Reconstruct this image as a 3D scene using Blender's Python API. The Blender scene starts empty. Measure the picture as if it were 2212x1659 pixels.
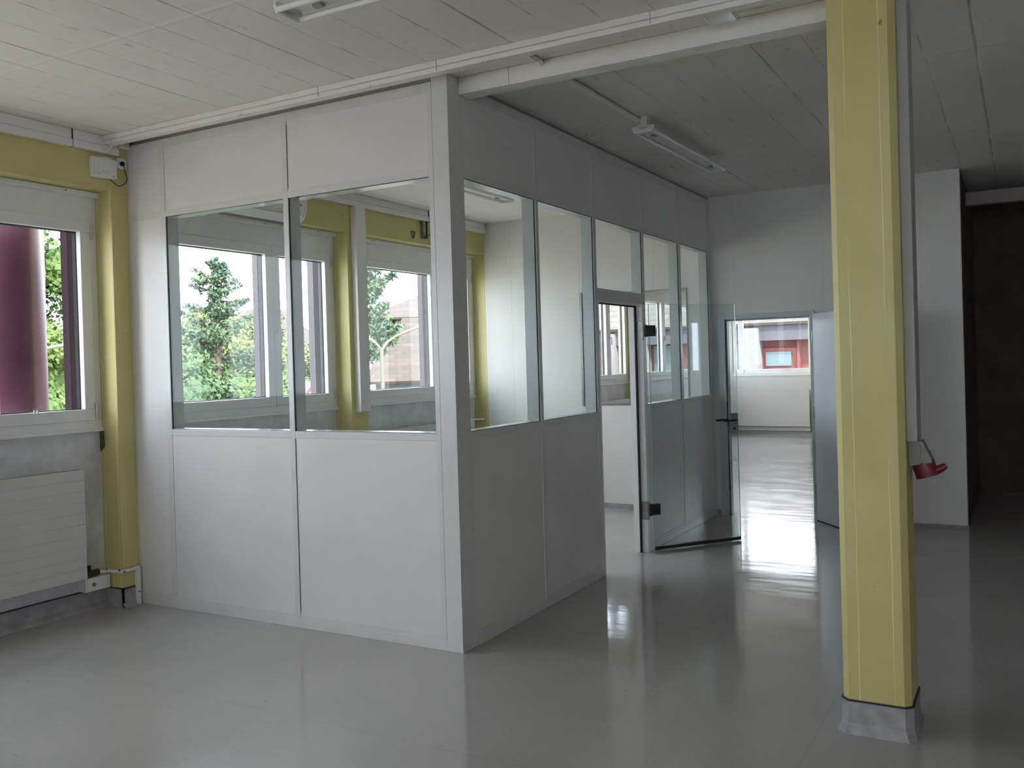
import bpy, bmesh, math, random
from mathutils import Vector, Matrix
random.seed(7)
S = bpy.context.scene
COL = S.collection

# ------------------------------------------------------------------ camera
CAM = Vector((2.747, -4.0504, 1.6)); YAW, PITCH, ROLL = -0.4945, -0.0069, 0.0286
fw = Vector((math.sin(YAW)*math.cos(PITCH), math.cos(YAW)*math.cos(PITCH), math.sin(PITCH)))
rt = Vector((math.cos(YAW), -math.sin(YAW), 0)); up = rt.cross(fw)
cr, sr = math.cos(ROLL), math.sin(ROLL)
R_ = cr*rt - sr*up; U_ = sr*rt + cr*up
cd = bpy.data.cameras.new('camera'); cam = bpy.data.objects.new('camera', cd); COL.objects.link(cam)
M = Matrix((R_, U_, -fw)).transposed().to_4x4(); M.translation = CAM; cam.matrix_world = M
cd.sensor_width = 36; cd.sensor_fit = 'HORIZONTAL'; cd.lens = 1910.66*36/2212
cd.shift_x = -72.3/2212; cd.shift_y = -36.5/2212; cd.clip_start = .05; cd.clip_end = 500
S.camera = cam

# ------------------------------------------------------------------ light and exposure
SKY = 6.0
S.view_settings.view_transform = 'Standard'; S.view_settings.look = 'None'
S.view_settings.gamma = 1; S.view_settings.use_curve_mapping = False
S.view_settings.exposure = 0.82
S.cycles.max_bounces = 14; S.cycles.diffuse_bounces = 8; S.cycles.glossy_bounces = 6
S.cycles.transparent_max_bounces = 24; S.cycles.transmission_bounces = 8
S.cycles.use_denoising = True; S.cycles.sample_clamp_indirect = 20
S.cycles.caustics_reflective = False; S.cycles.caustics_refractive = False
w = bpy.data.worlds.new('sky'); S.world = w; w.use_nodes = True
nt = w.node_tree; nt.nodes.clear()
def wn(t, **k):
    n = nt.nodes.new(t)
    for a, b in k.items(): setattr(n, a, b)
    return n
wo = wn('ShaderNodeOutputWorld'); bg = wn('ShaderNodeBackground'); tc = wn('ShaderNodeTexCoord')
mp = wn('ShaderNodeMapping'); mp.inputs['Scale'].default_value = (1, 1, 2.6)
nz = wn('ShaderNodeTexNoise'); nz.inputs['Scale'].default_value = 2.2; nz.inputs['Detail'].default_value = 7
cramp = wn('ShaderNodeValToRGB')
cramp.color_ramp.elements[0].position = .38; cramp.color_ramp.elements[0].color = (.70, .84, 1.0, 1)
cramp.color_ramp.elements[1].position = .60; cramp.color_ramp.elements[1].color = (.89, .93, 1.0, 1)
nt.links.new(tc.outputs['Generated'], mp.inputs['Vector']); nt.links.new(mp.outputs[0], nz.inputs['Vector'])
nt.links.new(nz.outputs['Fac'], cramp.inputs[0]); nt.links.new(cramp.outputs[0], bg.inputs['Color'])
bg.inputs['Strength'].default_value = SKY; nt.links.new(bg.outputs[0], wo.inputs[0])
sd = bpy.data.lights.new('sun', 'SUN'); sd.energy = 11; sd.angle = math.radians(3); sd.color = (1, .95, .86)
sun = bpy.data.objects.new('sun', sd); COL.objects.link(sun)
sun.rotation_euler = Vector((-.80, .45, -.75)).to_track_quat('-Z', 'Y').to_euler()

# ------------------------------------------------------------------ materials
def mat(name, col, rough=.6, metal=0, spec=.5, bump=None, noise=None, coat=0):
    """plain procedural surface; noise=(scale, amount) varies the colour a little, bump=(scale, strength)"""
    m = bpy.data.materials.new(name); m.use_nodes = True; t = m.node_tree; b = t.nodes['Principled BSDF']
    b.inputs['Base Color'].default_value = (*col, 1); b.inputs['Roughness'].default_value = rough
    b.inputs['Metallic'].default_value = metal; b.inputs['Specular IOR Level'].default_value = spec
    b.inputs['Coat Weight'].default_value = coat
    g = t.nodes.new('ShaderNodeNewGeometry')
    if noise:
        n = t.nodes.new('ShaderNodeTexNoise'); n.inputs['Scale'].default_value = noise[0]; n.inputs['Detail'].default_value = 6
        t.links.new(g.outputs['Position'], n.inputs['Vector'])
        r = t.nodes.new('ShaderNodeValToRGB'); a = noise[1]
        r.color_ramp.elements[0].position = .3; r.color_ramp.elements[1].position = .7
        r.color_ramp.elements[0].color = (*[c*(1-a) for c in col], 1); r.color_ramp.elements[1].color = (*[min(1, c*(1+a)) for c in col], 1)
        t.links.new(n.outputs['Fac'], r.inputs[0]); t.links.new(r.outputs[0], b.inputs['Base Color'])
    if bump:
        n = t.nodes.new('ShaderNodeTexNoise'); n.inputs['Scale'].default_value = bump[0]; n.inputs['Detail'].default_value = 4
        t.links.new(g.outputs['Position'], n.inputs['Vector'])
        p = t.nodes.new('ShaderNodeBump'); p.inputs['Strength'].default_value = bump[1]; p.inputs['Distance'].default_value = .01
        t.links.new(n.outputs['Fac'], p.inputs['Height']); t.links.new(p.outputs[0], b.inputs['Normal'])
    return m

class NT:
    """small node-graph helper"""
    def __init__(s, name):
        s.m = bpy.data.materials.new(name); s.m.use_nodes = True; s.t = s.m.node_tree; s.b = s.t.nodes['Principled BSDF']
        s.pos = s.n('ShaderNodeNewGeometry').outputs['Position']
    def n(s, typ, ins=None, **k):
        q = s.t.nodes.new(typ)
        for a, b in k.items(): setattr(q, a, b)
        for a, b in (ins or {}).items(): s.set(q.inputs[a], b)
        return q
    def set(s, sock, v):
        if hasattr(v, 'is_linked') or isinstance(v, bpy.types.NodeSocket): s.t.links.new(v, sock)
        else: sock.default_value = v
    def math(s, op, a, b=0, c=0):
        q = s.t.nodes.new('ShaderNodeMath'); q.operation = op; s.set(q.inputs[0], a); s.set(q.inputs[1], b); s.set(q.inputs[2], c); return q.outputs[0]
    def noise(s, scale, detail=4, vec=None, rough=.5):
        return s.n('ShaderNodeTexNoise', {'Vector': vec or s.pos, 'Scale': scale, 'Detail': detail, 'Roughness': rough}).outputs['Fac']
    def scale(s, v, vec=None): return s.n('ShaderNodeMapping', {'Vector': vec or s.pos, 'Scale': v}).outputs[0]
    def step(s, x, lo, hi): return s.n('ShaderNodeMapRange', {'Value': x, 'From Min': lo, 'From Max': hi}).outputs[0]
    def mix(s, f, a, b):
        q = s.t.nodes.new('ShaderNodeMix'); q.data_type = 'RGBA'; s.set(q.inputs[0], f); s.set(q.inputs[6], a); s.set(q.inputs[7], b); return q.outputs[2]
    def xyz(s, vec=None): return s.n('ShaderNodeSeparateXYZ', {0: vec or s.pos}).outputs
    def bump(s, h, st=.3, d=.01): s.t.links.new(s.n('ShaderNodeBump', {'Height': h, 'Strength': st, 'Distance': d}).outputs[0], s.b.inputs['Normal'])
    def col(s, c): s.set(s.b.inputs['Base Color'], c)
    def rough(s, r): s.set(s.b.inputs['Roughness'], r)

def line(g, coord, period, off, width):
    """1 on thin lines every period"""
    f = g.math('FRACT', g.math('DIVIDE', g.math('SUBTRACT', coord, off), period))
    d = g.math('MULTIPLY', g.math('MINIMUM', f, g.math('SUBTRACT', 1, f)), period)
    return g.math('SUBTRACT', 1, g.step(d, width*.4, width))

# board-marked painted concrete ceiling
g = NT('painted_concrete_ceiling'); X = g.xyz()
wob = g.math('MULTIPLY', g.math('SUBTRACT', g.noise(1.3), .5), .02)
xx = g.math('ADD', X[0], wob)
board = line(g, xx, .255, .02, .006); joint = line(g, xx, 1.02, .53, .011); cross = line(g, g.math('ADD', X[1], wob), 2.47, 1.2, .02)
broken = g.step(g.noise(5, 3), .47, .62)
spk = g.step(g.noise(9, 5, g.scale((1.4, .55, 1)), .7), .63, .68)
spk2 = g.step(g.noise(2.2, 3), .50, .62)
base = g.mix(g.step(g.noise(.9, 5), .3, .7), (.69, .66, .625, 1), (.77, .74, .70, 1))
base = g.mix(g.math('MULTIPLY', g.math('MULTIPLY', spk, spk2), .62), base, (.20, .19, .18, 1))
base = g.mix(g.math('MULTIPLY', g.math('MULTIPLY', board, broken), .42), base, (.20, .19, .18, 1))
base = g.mix(g.math('MULTIPLY', g.math('MULTIPLY', joint, g.step(g.noise(2.4, 3), .42, .62)), .34), base, (.17, .16, .15, 1))
base = g.mix(g.math('MULTIPLY', cross, .3), base, (.8, .79, .76, 1))
g.col(base); g.rough(.85)
g.bump(g.math('SUBTRACT', g.noise(14, 5), g.math('ADD', g.math('MULTIPLY', board, .5), g.math('ADD', joint, g.math('MULTIPLY', cross, -.6)))), .35, .008)
M_CEIL = g.m

# grey sheet vinyl, polished
g = NT('grey_sheet_vinyl'); X = g.xyz()
fl = g.step(g.noise(60, 3, g.scale((1, .35, 1))), .55, .75)
b1 = g.mix(g.step(g.noise(.8, 5), .3, .7), (.325, .312, .303, 1), (.395, .38, .37, 1))
b1 = g.mix(g.math('MULTIPLY', fl, .35), b1, (.42, .42, .42, 1))
b1 = g.mix(g.math('MULTIPLY', g.step(g.noise(38, 4, g.scale((.5, 1.3, 1))), .66, .74), .4), b1, (.15, .145, .14, 1))
seam = g.math('MAXIMUM', line(g, X[1], 2.0, -1.05, .004), line(g, X[0], 60, 1.95, .004))
b1 = g.mix(g.math('MULTIPLY', seam, .14), b1, (.10, .10, .10, 1))
scr = g.step(g.noise(5, 8, g.scale((.25, 1.6, 1)), .65), .68, .75)
b1 = g.mix(g.math('MULTIPLY', scr, .18), b1, (.6, .6, .6, 1))
g.col(b1); g.rough(g.math('ADD', .075, g.math('MULTIPLY', g.step(g.noise(2.6, 6, g.scale((.7, 1.3, 1))), .35, .75), .09)))
g.b.inputs['Specular IOR Level'].default_value = .62
g.bump(g.math('ADD', g.noise(2.4, 2, g.scale((.45, 2.0, 1))), g.math('MULTIPLY', g.noise(9, 2), .12)), .17, .010)
M_FLOOR = g.m
M_WRAP = mat('vinyl_skirting', (.31, .30, .315), .4, noise=(14, .22), bump=(60, .3))
M_CAP = mat('black_sealant', (.02, .02, .02), .5)

# plaster walls with a few marks and vertical seams
def plaster(name, col, seam_axis=None, period=1.2, off=0):
    g = NT(name); X = g.xyz()
    c = g.mix(g.step(g.noise(1.7, 6), .3, .7), (*[v*.93 for v in col], 1), (*col, 1))
    dots = g.step(g.noise(26, 3), .74, .78)
    c = g.mix(g.math('MULTIPLY', dots, .25), c, (.15, .14, .13, 1))
    h = g.noise(22, 5)
    if seam_axis is not None:
        ln = line(g, X[seam_axis], period, off, .006)
        c = g.mix(g.math('MULTIPLY', ln, .14), c, (.3, .29, .28, 1)); h = g.math('SUBTRACT', h, ln)
    g.col(c); g.rough(.55); g.bump(h, .15, .006); return g.m
M_BACK = plaster('white_plaster_back', (.70, .685, .66), 0, .86, -.62)
M_WALL = plaster('white_plaster', (.78, .77, .75))
M_CREAM = plaster('cream_plaster', (.62, .61, .57))
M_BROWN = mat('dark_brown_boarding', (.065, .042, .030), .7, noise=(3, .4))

# yellow paint with runs and chips
g = NT('yellow_paint'); X = g.xyz()
c = g.mix(g.step(g.noise(2.2, 6), .3, .7), (.52, .465, .185, 1), (.59, .53, .235, 1))
drip = g.math('ADD', X[0], g.math('MULTIPLY', g.math('SUBTRACT', g.noise(3.5, 2), .5), .012))
runs = g.math('MULTIPLY', line(g, drip, .138, 2.119, .0036), g.step(g.noise(1.1, 2, g.scale((6, 6, 1))), .36, .5))
c = g.mix(g.math('MULTIPLY', runs, .8), c, (.74, .70, .42, 1))
chip = g.math('MULTIPLY', g.step(g.noise(28, 4, g.scale((1, 1, .6)), .6), .70, .73), g.step(g.noise(2.8, 2), .5, .6))
c = g.mix(g.math('MULTIPLY', chip, .8), c, (.20, .17, .09, 1))
g.col(c); g.rough(.5)
g.bump(g.math('ADD', g.math('MULTIPLY', g.noise(30, 5), .5), g.math('SUBTRACT', runs, chip)), .35, .004)
M_YEL = g.m

M_PANEL = mat('partition_panel_laminate', (.665, .64, .635), .32, noise=(3, .03), bump=(50, .03))
M_PROF = mat('partition_profile_grey', (.61, .60, .59), .28, noise=(9, .03))
M_REVEAL = mat('anodised_reveal', (.55, .56, .545), .2)
M_GASKET = mat('black_gasket', (.015, .015, .015), .6)
M_UPVC = mat('white_window_upvc', (.76, .76, .75), .35, noise=(7, .03))
M_TRUNK = mat('white_trunking', (.76, .73, .705), .42, noise=(5, .04))
M_LAMP = mat('white_enamel', (.66, .66, .63), .35)
M_TUBE = mat('fluorescent_tube_off', (.80, .80, .78), .12)
M_RAD = mat('cream_radiator_enamel', (.58, .56, .52), .4, noise=(4, .03))
M_METAL = mat('dull_steel', (.32, .32, .31), .35, metal=.9, noise=(20, .15))
M_DARKMETAL = mat('dark_fitting', (.05, .048, .045), .35, metal=.6)
M_PLASTIC = mat('white_plastic', (.72, .71, .67), .4)
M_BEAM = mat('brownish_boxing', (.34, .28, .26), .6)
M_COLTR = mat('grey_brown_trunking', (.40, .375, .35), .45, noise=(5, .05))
M_SOCK = mat('socket_grey_plastic', (.24, .24, .215), .45)
M_GREYPL = mat('grey_plastic', (.33, .335, .31), .45)
M_RED = mat('red_plastic', (.15, .006, .02), .35)
M_CABLE = mat('black_cable', (.02, .02, .02), .5)
M_DOOR = mat('grey_painted_door', (.52, .55, .57), .3, noise=(2, .05))
M_BURG = mat('burgundy_coated_metal', (.12, .042, .072), .3, noise=(3, .12), bump=(60, .05))
M_GUIDE = mat('dark_burgundy_guide', (.045, .02, .03), .45)
M_BRASS = mat('hinge_steel', (.6, .58, .52), .3, metal=.7)
M_STAIN0 = mat('dark_rubble', (.09, .07, .05), .8, noise=(60, .6), bump=(70, .8))
# silvery insulation board under the windows
g = NT('silver_insulation_board')
nz1 = g.noise(5, 8, g.scale((1, 1, 1)), .7)
c = g.mix(g.step(nz1, .35, .65), (.70, .71, .76, 1), (.92, .93, .97, 1)); g.col(c); g.rough(.3); g.b.inputs['Metallic'].default_value = .2
g.bump(g.noise(34, 6, None, .7), 1.0, .02); M_SILVER = g.m

def glass(name, tint=(1, 1, 1), ior=1.5, refl=.3):
    m = bpy.data.materials.new(name); m.use_nodes = True; t = m.node_tree; t.nodes.clear()
    o = t.nodes.new('ShaderNodeOutputMaterial'); mx = t.nodes.new('ShaderNodeMixShader')
    tr = t.nodes.new('ShaderNodeBsdfTransparent'); gl = t.nodes.new('ShaderNodeBsdfGlossy')
    ge = t.nodes.new('ShaderNodeNewGeometry'); dt = t.nodes.new('ShaderNodeVectorMath'); dt.operation = 'DOT_PRODUCT'
    t.links.new(ge.outputs['Incoming'], dt.inputs[0]); t.links.new(ge.outputs['Normal'], dt.inputs[1])
    def mt(op, a, b):       # Schlick's reflectance, the same on both faces
        q = t.nodes.new('ShaderNodeMath'); q.operation = op
        for i, v in ((0, a), (1, b)):
            if isinstance(v, (int, float)): q.inputs[i].default_value = v
            else: t.links.new(v, q.inputs[i])
        return q.outputs[0]
    f0 = ((ior-1)/(ior+1))**2
    f = mt('ADD', mt('MULTIPLY', mt('POWER', mt('SUBTRACT', 1.0, mt('ABSOLUTE', dt.outputs['Value'], 0.0)), 5.0), 1-f0), f0)
    f = mt('MULTIPLY', f, refl)
    tr.inputs[0].default_value = (*tint, 1); gl.inputs['Roughness'].default_value = 0.0
    t.links.new(f, mx.inputs[0]); t.links.new(tr.outputs[0], mx.inputs[1]); t.links.new(gl.outputs[0], mx.inputs[2]); t.links.new(mx.outputs[0], o.inputs[0])
    return m
M_GLASS = glass('clear_glass', (.915, .94, .935), 1.45)
M_WGLASS = glass('window_glass', (.97, .98, .98), 1.4)
M_GEDGE = mat('glass_edge_green', (.55, .68, .62), .1)

# ------------------------------------------------------------------ mesh helpers
ORG = {}
class MB:
    def __init__(s): s.v = []; s.f = []; s.m = []; s.sm = []; s.pc = [0]
    def add(s, vs, fs, mi=0, smooth=False, new=True):
        if new: s.pc.append(len(s.f))
        k = len(s.v); s.v += [Vector(v) for v in vs]
        for f in fs: s.f.append([i+k for i in f]); s.m.append(mi); s.sm.append(smooth)
        return s
    def box(s, x0, x1, y0, y1, z0, z1, mi=0):
        x0, x1 = sorted((x0, x1)); y0, y1 = sorted((y0, y1)); z0, z1 = sorted((z0, z1))
        return s.add([(x0,y0,z0),(x1,y0,z0),(x1,y1,z0),(x0,y1,z0),(x0,y0,z1),(x1,y0,z1),(x1,y1,z1),(x0,y1,z1)],
                     [(0,3,2,1),(4,5,6,7),(0,1,5,4),(1,2,6,5),(2,3,7,6),(3,0,4,7)], mi)
    def obox(s, o, u, v, wv, mi=0):
        """oriented box from corner o with edge vectors u, v, wv"""
        o, u, v, wv = map(Vector, (o, u, v, wv))
        return s.add([o, o+u, o+u+v, o+v, o+wv, o+u+wv, o+u+v+wv, o+v+wv],
                     [(0,3,2,1),(4,5,6,7),(0,1,5,4),(1,2,6,5),(2,3,7,6),(3,0,4,7)], mi)
    def prism(s, poly, a, b, axis='z', mi=0, smooth=False):
        n = len(poly)
        def p(q, h): return {'z': (q[0], q[1], h), 'y': (q[0], h, q[1]), 'x': (h, q[0], q[1])}[axis]
        return s.add([p(q, a) for q in poly] + [p(q, b) for q in poly],
                     [list(range(n))[::-1], list(range(n, 2*n))] + [(i, (i+1) % n, (i+1) % n+n, i+n) for i in range(n)], mi, smooth)
    def tube(s, pts, r, n=10, mi=0, cap=True):
        pts = [Vector(p) for p in pts]; rr = r if isinstance(r, (list, tuple)) else [r]*len(pts); rings = []
        u = None
        for i, p in enumerate(pts):
            d = (pts[min(i+1, len(pts)-1)] - pts[max(i-1, 0)]).normalized()
            if u is None: u = d.orthogonal().normalized()
            u = (u - d*u.dot(d)).normalized(); v = d.cross(u)
            rings.append([p + (u*math.cos(2*math.pi*k/n) + v*math.sin(2*math.pi*k/n))*rr[i] for k in range(n)])
        vs = [q for rg in rings for q in rg]; fs = []
        for i in range(len(pts)-1):
            for k in range(n): fs.append((i*n+k, i*n+(k+1) % n, (i+1)*n+(k+1) % n, (i+1)*n+k))
        s.add(vs, fs, mi, True)
        if cap: s.add(rings[0], [list(range(n))[::-1]], mi, new=False); s.add(rings[-1], [list(range(n))], mi, new=False)
        return s
    def split(s, name, mats, parent, bevel=0):
        """every primitive becomes a part of its own"""
        cuts = sorted(set(s.pc + [len(s.f)]))
        for a, b in zip(cuts[:-1], cuts[1:]):
            if a == b: continue
            q = MB(); ids = sorted({i for f in s.f[a:b] for i in f}); mp_ = {i: k for k, i in enumerate(ids)}
            q.v = [s.v[i] for i in ids]; q.f = [[mp_[i] for i in f] for f in s.f[a:b]]; q.m = s.m[a:b]; q.sm = s.sm[a:b]
            q.build(name, mats, parent, bevel)
    def build(s, name, mats, parent=None, bevel=0, loc=None):
        if not isinstance(mats, (list, tuple)): mats = [mats]
        me = bpy.data.meshes.new(name)
        if parent is not None: base = ORG[parent.name]
        elif loc is not None: base = Vector(loc)
        else:
            lo = [min(v[i] for v in s.v) for i in range(3)]; hi = [max(v[i] for v in s.v) for i in range(3)]
            base = Vector(((lo[0]+hi[0])/2, (lo[1]+hi[1])/2, lo[2]))
        me.from_pydata([v-base for v in s.v], [], s.f); me.update()
        for m in mats: me.materials.append(m)
        for p, mi, sm in zip(me.polygons, s.m, s.sm): p.material_index = mi; p.use_smooth = sm
        bm = bmesh.new(); bm.from_mesh(me); bmesh.ops.recalc_face_normals(bm, faces=bm.faces); bm.to_mesh(me); bm.free()
        o = bpy.data.objects.new(name, me); COL.objects.link(o)
        if parent is not None: o.parent = parent
        else: o.location = base
        ORG[o.name] = base
        if bevel:
            b = o.modifiers.new('bevel', 'BEVEL'); b.width = bevel; b.segments = 2; b.limit_method = 'ANGLE'; b.angle_limit = math.radians(40)
        return o
def empty(name, loc, label=None, cat=None, group=None, kind=None):
    o = bpy.data.objects.new(name, None); COL.objects.link(o); o.location = loc; ORG[o.name] = Vector(loc); o.empty_display_size = .1
    return tag(o, label, cat, group, kind)
def tag(o, label=None, cat=None, group=None, kind=None):
    for k, v in (('label', label), ('category', cat), ('group', group), ('kind', kind)):
        if v: o[k] = v
    return o
def box(name, m, *a, parent=None, bevel=0): return MB().box(*a).build(name, m, parent, bevel)

# ------------------------------------------------------------------ the shell
H = 3.2; XF = -2.69; XW = -2.86; YB = 4.62; YE = 13.7; YR = -9.6; XR = 8.5; T = .12
fl = box('floor', M_FLOOR, -3.1, XR, YR, YE+.1, -.15, 0); tag(fl, 'polished grey sheet vinyl floor', 'floor', kind='structure')
ce = box('ceiling', M_CEIL, -3.1, XR, YR, YE+.3, H, H+.25); tag(ce, 'painted board-marked concrete ceiling', 'ceiling', kind='structure')
# left wall: pilasters, lintels, silver boards under the windows
WR = [-7.30, -4.91, -2.52, -.13, 2.26, 4.62, 6.78, 9.17, 11.56, 13.55]      # right end of every window frame
WLEN = 2.13
m = MB(); prev = YR
for r in WR:
    l = r-WLEN
    if l > prev: m.box(-3.02, XF, prev, l, 0, 2.845)                         # pilaster
    m.box(-2.99, -2.88, l, r, 0, 1.205, 1)                                   # board under the sill
    prev = r
m.box(-3.02, XF, prev, YE, 0, 2.845)
m.box(-3.02, XF, YR, YE, 2.845, H)
wl = m.build('wall_left', [M_YEL, M_SILVER]); tag(wl, 'yellow painted window wall with pilasters and silver boards below the windows', 'wall', kind='structure')
# back wall with hatch and doorway
m = MB(); y0, y1 = YB, YB+T
hx0, hx1, hz0, hz1 = -1.45, -.26, 1.115, 2.31; dx0, dx1, dz = .13, .96, 1.96
m.box(XF, hx0, y0, y1, 0, H); m.box(hx0, hx1, y0, y1, 0, hz0); m.box(hx0, hx1, y0, y1, hz1, H)
m.box(hx1, dx0, y0, y1, 0, H); m.box(dx0, dx1, y0, y1, dz, H); m.box(dx1, 2.29, y0, y1, 0, H)
wb = m.build('wall_back', M_BACK); tag(wb, 'white back wall with a hatch and a doorway', 'wall', kind='structure')
m = MB(); m.box(2.17, 2.29, y1, 7.0, 0, H); m.box(2.29, XR, 7.0, 7.12, 0, H)
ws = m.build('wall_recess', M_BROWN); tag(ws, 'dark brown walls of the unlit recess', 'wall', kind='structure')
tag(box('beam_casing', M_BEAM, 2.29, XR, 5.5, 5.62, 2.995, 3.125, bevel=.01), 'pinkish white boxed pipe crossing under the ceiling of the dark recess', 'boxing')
# far wall with its window
m = MB(); fx0, fx1 = -2.47, -.88
m.box(-3.02, fx0, YE, YE+.25, 0, H); m.box(fx0, fx1, YE, YE+.25, 0, 1.17); m.box(fx0, fx1, YE, YE+.25, 2.75, H)
m.box(fx1, 1.2, YE, YE+.25, 0, H); m.box(1.2, 3.4, YE, YE+.25, 0, 1.17); m.box(1.2, 3.4, YE, YE+.25, 2.75, H); m.box(3.4, XR, YE, YE+.25, 0, H)
m.box(fx1, -.8, YE-.16, YE, 0, H, 1)
wf = m.build('wall_far', [M_CREAM, M_YEL]); tag(wf, 'cream far wall of the next room with a window above a radiator', 'wall', kind='structure')
tag(box('wall_right', M_WALL, XR, XR+.15, YR, YE+.3, 0, H), 'right wall', 'wall', kind='structure')
m = MB(); m.box(-3.02, XR, YR-.15, YR, 0, 1.2); m.box(-3.02, XR, YR-.15, YR, 2.75, H)
rx = [(2.4, 4.2), (5.3, 7.1)]; prev = -3.02  # two unseen window openings, added to let more daylight in
for a, b in rx: m.box(prev, a, YR-.15, YR, 1.2, 2.75); prev = b
m.box(prev, XR, YR-.15, YR, 1.2, 2.75)
tag(m.build('wall_rear', M_WALL), 'rear wall behind the photographer with two windows added for light', 'wall', kind='structure')

# skirtings
m = MB(); prev = YR
for r in WR[:4]:
    l = r-WLEN
    m.box(XF, XF+.012, prev, l, 0, .125); m.box(XF, XF+.014, prev, l, .125, .131, 1)
    m.box(-2.88, -2.868, l, r, 0, .125); m.box(-2.88, -2.866, l, r, .125, .133, 1)
    prev = r
    m.box(-2.87, XF+.012, r-.012, r, 0, .125); m.box(-2.87, XF+.014, r-.014, r, .125, .131, 1)
m.box(XF, XF+.012, prev-.012, 0, 0, .125); m.box(XF, XF+.014, prev-.014, 0, .125, .131, 1)
m.prism([(XF+.012, 0), (XF+.04, 0), (XF+.012, .03)], -.142, 0, 'y')
m.prism([(-2.868, 0), (-2.83, 0), (-2.868, .035)], -2.26, -.14, 'y')
tag(m.build('baseboard_left', [M_WRAP, M_CAP]), 'grey vinyl upstand with a black sealed top along the window wall', 'baseboard', kind='structure')
m = MB(); m.box(XF, dx0-.09, YB-.012, YB, 0, .055); m.box(dx1+.09, 2.30, YB-.012, YB, 0, .03)
tag(m.build('baseboard_back', M_WRAP), 'low grey skirting at the foot of the back wall', 'baseboard', kind='structure')
m = MB()
m.box(hx0, hx1, YB-.006, YB+T+.006, hz0-.012, hz0); m.box(hx0-.025, hx0, YB-.02, YB+T, hz0-.02, hz1+.02); m.box(hx0, hx0+.012, YB-.006, YB+T, hz0, hz1)
m.box(hx1-.012, hx1, YB-.006, YB+T, hz0, hz1); m.box(hx0, hx1, YB-.006, YB+T, hz1-.012, hz1)
tag(m.build('trim_1', M_METAL), 'grey metal edge around the hatch in the back wall', 'trim', kind='structure')

# ------------------------------------------------------------------ windows
def sash(parent, y0, y1, z0, z1):
    """one opening sash in the left wall (x fixed)"""
    f = MB(); s = .078; xa, xb = -2.925, -2.85
    f.box(xa, xb, y0, y1, z0, z0+s); f.box(xa, xb, y0, y1, z1-s, z1); f.box(xa, xb, y0, y0+s, z0+s, z1-s); f.box(xa, xb, y1-s, y1, z0+s, z1-s)
    o = f.build('sash', M_UPVC, parent, .004)
    k = MB(); g_ = .006
    for a in ((y0+s, y1-s, z0+s, z0+s+g_), (y0+s, y1-s, z1-s-g_, z1-s), (y0+s, y0+s+g_, z0+s, z1-s), (y1-s-g_, y1-s, z0+s, z1-s)): k.box(-2.93, -2.895, *a)
    k.build('gasket', M_GASKET, o)
    MB().box(-2.912, -2.906, y0+s, y1-s, z0+s, z1-s).build('glass_pane', M_WGLASS, o)
    return o
WLAB = {4: 'white framed window with the burgundy column outside, left of the glazed partition', 5: 'white framed two-sash window with the conifer outside, inside the glazed office',
        6: 'white framed window with the street lamp outside, inside the glazed office', 7: 'white framed window nearest beyond the hatch', 8: 'white framed window seen through the hatch and the glass doorway', 9: 'white framed window farthest beyond the hatch'}
def left_window(i, r, detail):
    l = r-WLEN
    e = empty('window_%d' % i, (-2.9, (l+r)/2, 1.205), WLAB.get(i, 'white framed two-sash window in the yellow wall, bay %d' % i), 'window', kind='structure')
    f = MB(); xa, xb = -2.96, XW
    f.box(xa, xb, l, r, 1.205, 1.285); f.box(xa, xb, l, r, 2.64, 2.842); f.box(xa, xb, l, l+.05, 1.285, 2.64); f.box(xa, xb, r-.05, r, 1.285, 2.64)
    j = r-.77
    f.box(xa, xb-.02, j-.03, j+.03, 1.285, 2.64)
    f.build('window_frame', M_UPVC, e, .004)
    MB().box(XW-.01, XW+.045, l, r+.004, 2.806, 2.843).build('top_moulding', M_UPVC, e, .006)
    q = MB()
    for y in (r-.24, j-.1, l+.3): q.tube([(XW+.044, y, 2.826), (XW+.047, y, 2.826)], .005, 8)
    q.split('screw', M_CABLE, e)
    sl = MB().box(XW, XW+.012, l, r, 1.205, 1.232).build('sill_strip', M_UPVC, e, .003)
    sash(e, l+.042, j-.001, 1.283, 2.646); s2 = sash(e, j+.001, r-.048, 1.283, 2.646)
    if detail:
        for z in (2.52, 1.30):
            h = MB(); h.tube([(-2.845, r-.046, z), (-2.845, r-.046, z+.10)], .008); h.box(-2.86, -2.842, r-.05, r-.034, z+.03, z+.05); h.build('hinge', M_BRASS, e)
        hd = MB(); hd.box(-2.852, -2.838, j+.03, j+.055, 1.9, 1.97); hd.box(-2.84, -2.815, j+.034, j+.05, 1.925, 1.94); hd.box(-2.825, -2.812, j+.03, j+.055, 1.82, 1.94)
        hd.build('handle', M_UPVC, s2, .003)
    # outside guide rails for the blinds
    if r > 6: return e
    gm = MB()
    gm.box(-3.07, -3.0, r-.125, r-.055, 1.2, 2.75); gm.box(-3.03, -3.0, r-.052, r-.04, 1.2, 2.75, 1); gm.box(-3.03, -3.0, r-.028, r-.002, 1.2, 2.75)
    gm.box(-3.06, -3.0, j-.03, j+.03, 1.2, 2.75)
    gm.split('blind_guide', [M_GUIDE, M_METAL], e)
    return e
for i, r in enumerate(WR): left_window(i+1, r, True)
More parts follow.
